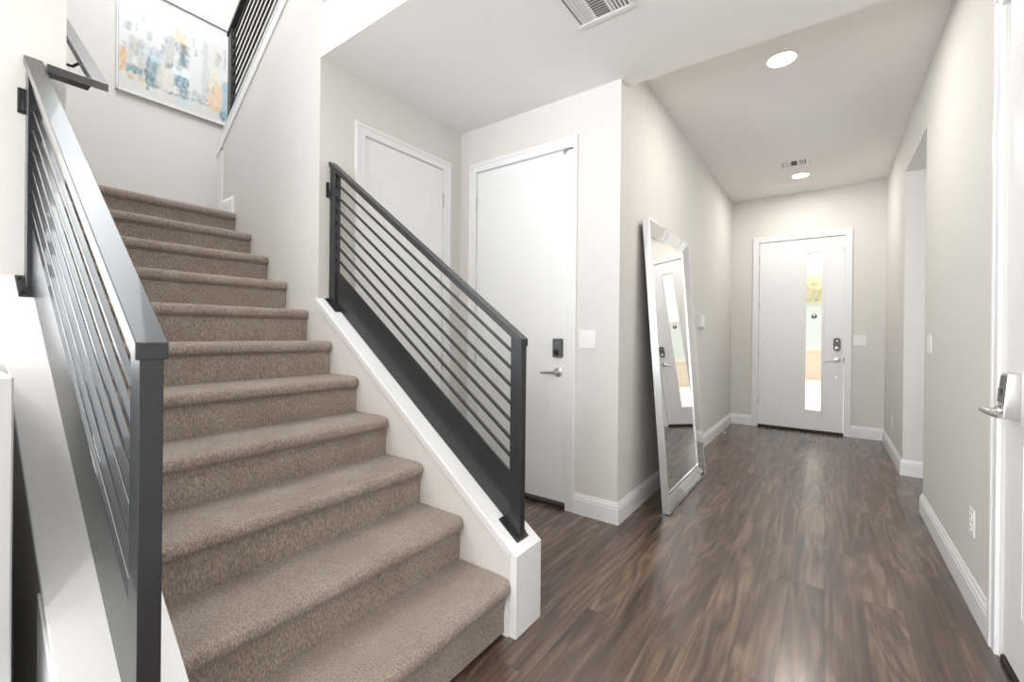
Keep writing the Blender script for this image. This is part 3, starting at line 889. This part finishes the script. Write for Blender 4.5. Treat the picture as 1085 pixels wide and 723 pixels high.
    for j in range(nv + 1):
        for i in range(nu + 1):
            u, v = i / nu, j / nv
            du = noise.noise(Vector((u * 22, v * 22, 1.3))) * 0.020 + noise.noise(Vector((u * 70, v * 50, 4.3))) * 0.010
            dv = noise.noise(Vector((u * 30, v * 18, 7.9))) * 0.022
            col = list(W)
            for (u0, u1, v0, v1, c, al, so) in strokes:
                k = sstep(u0 - so, u0 + so, u + du) * (1 - sstep(u1 - so, u1 + so, u + du)) * sstep(v0 - so, v0 + so, v + dv) * (1 - sstep(v1 - so, v1 + so, v + dv))
                if k > 0.002:
                    tex = 0.75 + 0.5 * noise.noise(Vector((u * 60 + u0 * 9, v * 25, v0 * 11)))
                    k *= min(1.0, al * 1.15) * max(0.0, min(1.25, tex)); k = min(1, k)
                    for q in range(3): col[q] += (c[q] ** 1.8 - col[q]) * k
            cols.append((*col, 1.0))
            h = 0.0012 * noise.noise(Vector((u * 60, v * 40, 3)))
            verts.append((0.016 + h, PY0 + 0.014 + (PY1 - PY0 - 0.028) * u - 1.285, PZ0 + 0.014 + (PZ1 - PZ0 - 0.028) * v - 3.40))
    for j in range(nv):
        for i in range(nu):
            a = j * (nu + 1) + i
            faces.append((a, a + 1, a + nu + 2, a + nu + 1))
    me.from_pydata(verts, [], faces)
    at = me.color_attributes.new('paint', 'FLOAT_COLOR', 'POINT')
    for k, c in enumerate(cols): at.data[k].color = c
    mt, nt, b = new_mat('acrylic_paint')
    an = nt.nodes.new('ShaderNodeVertexColor'); an.layer_name = 'paint'
    nt.links.new(an.outputs['Color'], b.inputs['Base Color'])
    b.inputs['Roughness'].default_value = 0.5
    me.materials.append(mt)
    for p in me.polygons: p.use_smooth = True
    o = bpy.data.objects.new('canvas', me); COL.objects.link(o); o.parent = pnt
painting_canvas()
m = MB(); m.box(XW + 0.001, XW + 0.014, PY0 + 0.010, PY1 - 0.010, PZ0 + 0.010, PZ1 - 0.010); m.build('stretcher', CANSIDE, pnt)
m = MB()
fwid = 0.009
m.box(XW, XW + 0.032, PY0, PY0 + fwid, PZ0, PZ1, 0.001); m.box(XW, XW + 0.032, PY1 - fwid, PY1, PZ0, PZ1, 0.001)
m.box(XW, XW + 0.032, PY0, PY1, PZ0, PZ0 + fwid, 0.001); m.box(XW, XW + 0.032, PY0, PY1, PZ1 - fwid, PZ1, 0.001)
m.build('frame', CANFRAME, pnt)

# ------------------------------------------------------------------ ceiling lights
def downlight(loc, label, power):
    t = thing('recessed_light', label, 'ceiling light', loc, 'recessed lights along the hall ceiling')
    x, y, z = loc
    m = MB(); b = bmesh.new(); n = 40; rings = []
    for (r, dz) in ((0.074, 0.0), (0.094, -0.0005), (0.093, -0.004), (0.078, -0.007), (0.074, -0.003)):
        rings.append([b.verts.new((x + r * math.cos(2 * PI * k / n), y + r * math.sin(2 * PI * k / n), z + dz)) for k in range(n)])
    for i in range(len(rings)):
        A, B = rings[i], rings[(i + 1) % len(rings)]
        for k in range(n): b.faces.new((A[k], A[(k + 1) % n], B[(k + 1) % n], B[k]))
    bmesh.ops.recalc_face_normals(b, faces=b.faces)
    m._add(b); m.build('trim_ring', PLATE, t, smooth=True)
    m = MB(); m.cyl((x, y, z - 0.0005), (x, y, z - 0.0035), 0.0735, n=40); m.build('lens', GLOW, t)
    o = lamp('recessed_light_beam', 'AREA', (0, 0, -0.012), power, (1.0, 0.95, 0.89), None, shape='DISK', size=0.14)
    o.parent = t
downlight((-0.249, 3.185, ZC2), 'lit round recessed ceiling light nearest the camera, in the hall', 6.5)
downlight((-0.252, 5.62, ZC2), 'lit round recessed ceiling light beside the small vent before the front door', 6)

# ------------------------------------------------------------------ ceiling vents
def vent(name, label, cx, cy, z, wx, wy, banks, blade):
    t = thing(name, label, 'ceiling vent', (cx, cy, z))
    m = MB()
    x0, x1, y0, y1 = cx - wx / 2, cx + wx / 2, cy - wy / 2, cy + wy / 2
    fb = 0.026
    m.box(x0, x1, y0, y0 + fb, z - 0.008, z - 0.0003, 0.002); m.box(x0, x1, y1 - fb, y1, z - 0.008, z - 0.0003, 0.002)
    m.box(x0, x0 + fb, y0 + fb - 0.004, y1 - fb + 0.004, z - 0.0075, z - 0.0003, 0.002); m.box(x1 - fb, x1, y0 + fb - 0.004, y1 - fb + 0.004, z - 0.0075, z - 0.0003, 0.002)
    L = wx - 2 * fb
    for k in (1, 2):
        xc = x0 + fb + L * k / 3
        m.box(xc - 0.006, xc + 0.006, y0 + fb - 0.002, y1 - fb + 0.002, z - 0.006, z - 0.0004, 0.0)
    m.build('frame', VENTM, t)
    m = MB(); m.box(x0 + fb - 0.004, x1 - fb + 0.004, y0 + fb - 0.004, y1 - fb + 0.004, z - 0.0012, z - 0.0002); m.build('duct', VENTD, t)
    for k in range(3):                             # three banks of angled blades
        a, b_ = x0 + fb + L * k / 3 + 0.007, x0 + fb + L * (k + 1) / 3 - 0.007
        ya, yb = y0 + fb, y1 - fb
        m = MB()
        if k == 1:
            n = max(3, int((yb - ya) / blade))
            for i in range(n):
                c = ya + (yb - ya) * (i + 0.5) / n
                m.prism([(c - blade * 0.42, z - 0.0065), (c + blade * 0.30, z - 0.0016), (c + blade * 0.42, z - 0.0016), (c - blade * 0.28, z - 0.0065)], 'x', a, b_)
        else:
            n = max(3, int((b_ - a) / blade))
            s = 1 if k == 0 else -1
            for i in range(n):
                c = a + (b_ - a) * (i + 0.5) / n
                m.prism([(c - s * blade * 0.42, z - 0.0065), (c + s * blade * 0.30, z - 0.0016), (c + s * blade * 0.42, z - 0.0016), (c - s * blade * 0.28, z - 0.0065)], 'y', ya, yb)
        m.build('louvre', VENTM, t)
    return t
vent('ceiling_vent', 'white air vent with louvres on the low ceiling, cut by the top of the photo', -0.885, 1.835, ZC1, 0.30, 0.29, 3, 0.016)
vent('ceiling_vent', 'small white air vent in the hall ceiling beside the farther recessed light', -0.288, 5.18, ZC2, 0.25, 0.20, 3, 0.016)

# ------------------------------------------------------------------ switches, outlets, thermostat
def plate(F, name, label, cat, a, z, w, h, kind, gangs=1):
    t = thing(name, label, cat, F.p(a, 0, z))
    m = MB(); F.box(m, a - w / 2, a + w / 2, 0, 0.006, z - h / 2, z + h / 2, 0.0022); m.build('cover_plate', PLATE, t)
    for g in range(gangs):
        ac = a + (g - (gangs - 1) / 2) * 0.046
        if kind == 'switch':
            m = MB(); F.box(m, ac - 0.0165, ac + 0.0165, 0.0055, 0.0075, z - 0.033, z + 0.033, 0.001)
            rk = m.build('rocker', PLATE, t)
        else:
            for dz in (-0.022, 0.022):
                m = MB(); F.box(m, ac - 0.015, ac + 0.015, 0.0055, 0.0085, z + dz - 0.014, z + dz + 0.014, 0.003); so = m.build('socket', PLATE, t)
                m = MB()
                for du in (-0.006, 0.006): F.box(m, ac + du - 0.0012, ac + du + 0.0012, 0.0083, 0.0088, z + dz - 0.002, z + dz + 0.006)
                m.build('slots', DARK, so)
    return t
F = Frame((0, YD), (1, 0), (0, -1))
plate(F, 'light_switch', 'white light switch plate beside the door with the dark keypad lock in the nook', 'light switch', -1.229, 1.116, 0.118, 0.118, 'switch', 2)
F = Frame((0, YF), (1, 0), (0, -1))
plate(F, 'light_switch', 'wide white light switch plate right of the front door', 'light switch', 0.295, 1.107, 0.118, 0.118, 'switch', 2)
F = Frame((XR, 0), (0, 1), (-1, 0))
plate(F, 'light_switch', 'white light switch plate on the right wall, above the baseboard end at the opening', 'light switch', 3.69, 1.112, 0.118, 0.118, 'switch', 2)
plate(F, 'wall_outlet', 'white wall outlet low on the right wall, nearest the camera', 'outlet', 2.68, 0.36, 0.074, 0.116, 'outlet')
plate(F, 'wall_outlet', 'white wall outlet low on the right wall, beyond the opening near the front door', 'outlet', 5.55, 0.342, 0.074, 0.116, 'outlet')

th_ = thing('wall_control', 'small white wall control box on the hall wall, right of the leaning mirror', 'thermostat', (XL, 4.60, 1.28))
m = MB(); m.box(XL, XL + 0.006, 4.535, 4.665, 1.215, 1.345, 0.002); m.build('back_plate', PLATE, th_)
m = MB(); m.box(XL + 0.006, XL + 0.030, 4.54, 4.66, 1.222, 1.338, 0.005); bd = m.build('housing', PLATE, th_)
m = MB(); m.box(XL + 0.0295, XL + 0.031, 4.565, 4.635, 1.27, 1.315, 0.0005); m.build('cover', VENTM, bd)

ds = thing('door_stop', 'chrome spring door stop with white tip on the left baseboard near the front door', 'door stop', (XL + 0.015, 5.33, 0.06))
pts = [(XL + 0.02 + 0.075 * k / 60, 5.33 + 0.006 * math.cos(k * 1.05), 0.06 + 0.006 * math.sin(k * 1.05)) for k in range(61)]
m = MB(); m.tube(pts, 0.0016, 6); m.build('spring', CHROME, ds, smooth=True)
m = MB(); m.cyl((XL + 0.0145, 5.33, 0.06), (XL + 0.022, 5.33, 0.06), 0.012, n=16); m.build('base', CHROME, ds, smooth=True)
m = MB(); m.cyl((XL + 0.094, 5.33, 0.06), (XL + 0.112, 5.33, 0.06), 0.009, 0.0075, n=16, bev=0.002); m.build('tip', RUBBER, ds, smooth=True)

# round hook stuck on the door glass
hk = thing('glass_hook', 'small round metal hook stuck on the front door glass', 'hook', (-0.132, YF + 0.02, 1.384))
m = MB(); m.cyl((-0.132, YF + 0.0238, 1.384), (-0.132, YF + 0.012, 1.384), 0.030, 0.024, n=24, bev=0.003); m.build('disc', LOCKD, hk, smooth=True)
m = MB(); m.sphere((-0.132, YF + 0.012, 1.392), 0.016, 1, 0.6, 1); m.tube([(-0.132, YF + 0.012, 1.38), (-0.132, YF + 0.003, 1.365), (-0.132, YF - 0.004, 1.362), (-0.132, YF - 0.008, 1.372)], 0.003, 8); m.build('hook_arm', CHROME, hk, smooth=True)

# grey cord in the gap behind the white half wall
m = MB()
for dx in (0.0, 0.028):
    m.tube([(-1.675 + 0.215 * t + dx, 0.142, 0.60 - 0.55 * t - 0.05 * t * t) for t in [k / 14 for k in range(15)]], 0.0045, 8)
tag(m.build('grey_cord', CORD, None, smooth=True), 'grey cord hanging in the dark gap behind the white half wall at lower left', 'cord')

# ------------------------------------------------------------------ outdoors, seen through the front door glass
PORCH = simple('sunlit_concrete', (0.72, 0.70, 0.67), 0.9, bump=0.2, bump_scale=60)
GRAVEL = simple('tan_gravel', (0.74, 0.66, 0.55), 0.95, bump=0.5, bump_scale=30)
STUCCO = simple('pale_blue_stucco', (0.70, 0.78, 0.79), 0.9, bump=0.2, bump_scale=40)
STUCCO2 = simple('cream_stucco', (0.74, 0.68, 0.56), 0.9, bump=0.2, bump_scale=40)
LEAFY = simple('yellow_green_leaves', (0.80, 0.78, 0.58), 0.8)
BARK = simple('bark', (0.2, 0.14, 0.1), 0.9)
struct('ground_porch', MB().box(-4, 4, YF + 0.12, YF + 5.0, -0.14, -0.03), PORCH)
struct('ground_yard', MB().box(-12, 10, YF + 5.0, YF + 30, -0.2, -0.10), GRAVEL)
gw = thing('garden_wall', 'low tan garden wall outside, seen through the lower front door glass', 'wall', (-1, 15.2, -0.1))
MB().box(-7, 5, 15.0, 15.4, -0.1, 0.70, 0.01).build('wall_panel', GRAVEL, gw)
MB().box(-7.05, 5.05, 14.95, 15.45, 0.70, 0.76, 0.01).build('coping', STUCCO2, gw)
hs_ = thing('neighbour_house', 'pale blue house wall outside, behind the round hook on the door glass', 'house', (-1, 19.5, -0.1))
MB().box(-7, 5, 19.0, 20.0, -0.1, 2.28, 0.01).build('house_wall', STUCCO, hs_)
MB().box(-7.1, 5.1, 18.9, 20.1, 2.28, 2.36, 0.01).build('eave', STUCCO2, hs_)
tr = thing('garden_tree', 'pale yellow-green tree seen through the top of the front door glass', 'tree', (-0.4, 22.0, -0.1))
MB().tube([(-0.4, 22, -0.2), (-0.45, 22.05, 1.0), (-0.35, 22, 2.0), (-0.4, 22.1, 3.0)], [0.16, 0.13, 0.11, 0.06], 10).build('trunk', BARK, tr, smooth=True)
rnd = random.Random(3); b = bmesh.new()
for k in range(2600):
    a, t, rr = rnd.uniform(0, 2 * PI), rnd.uniform(-1, 1), rnd.random() ** 0.4
    c = Vector((-0.4 + 1.9 * rr * math.cos(a) * math.sqrt(1 - t * t), 22 + 1.4 * rr * math.sin(a) * math.sqrt(1 - t * t), 3.0 + 0.7 * rr * t))
    q = Vector((rnd.uniform(-1, 1), rnd.uniform(-1, 1), rnd.uniform(-1, 1))).normalized(); w = q.orthogonal().normalized(); h = q.cross(w)
    vs = [b.verts.new(c + w * x * 0.09 + h * y * 0.045) for x, y in ((-1, 0), (0, -1), (1, 0), (0, 1))]
    b.faces.new(vs)
mb = MB(); mb._add(b); mb.build('crown', LEAFY, tr)
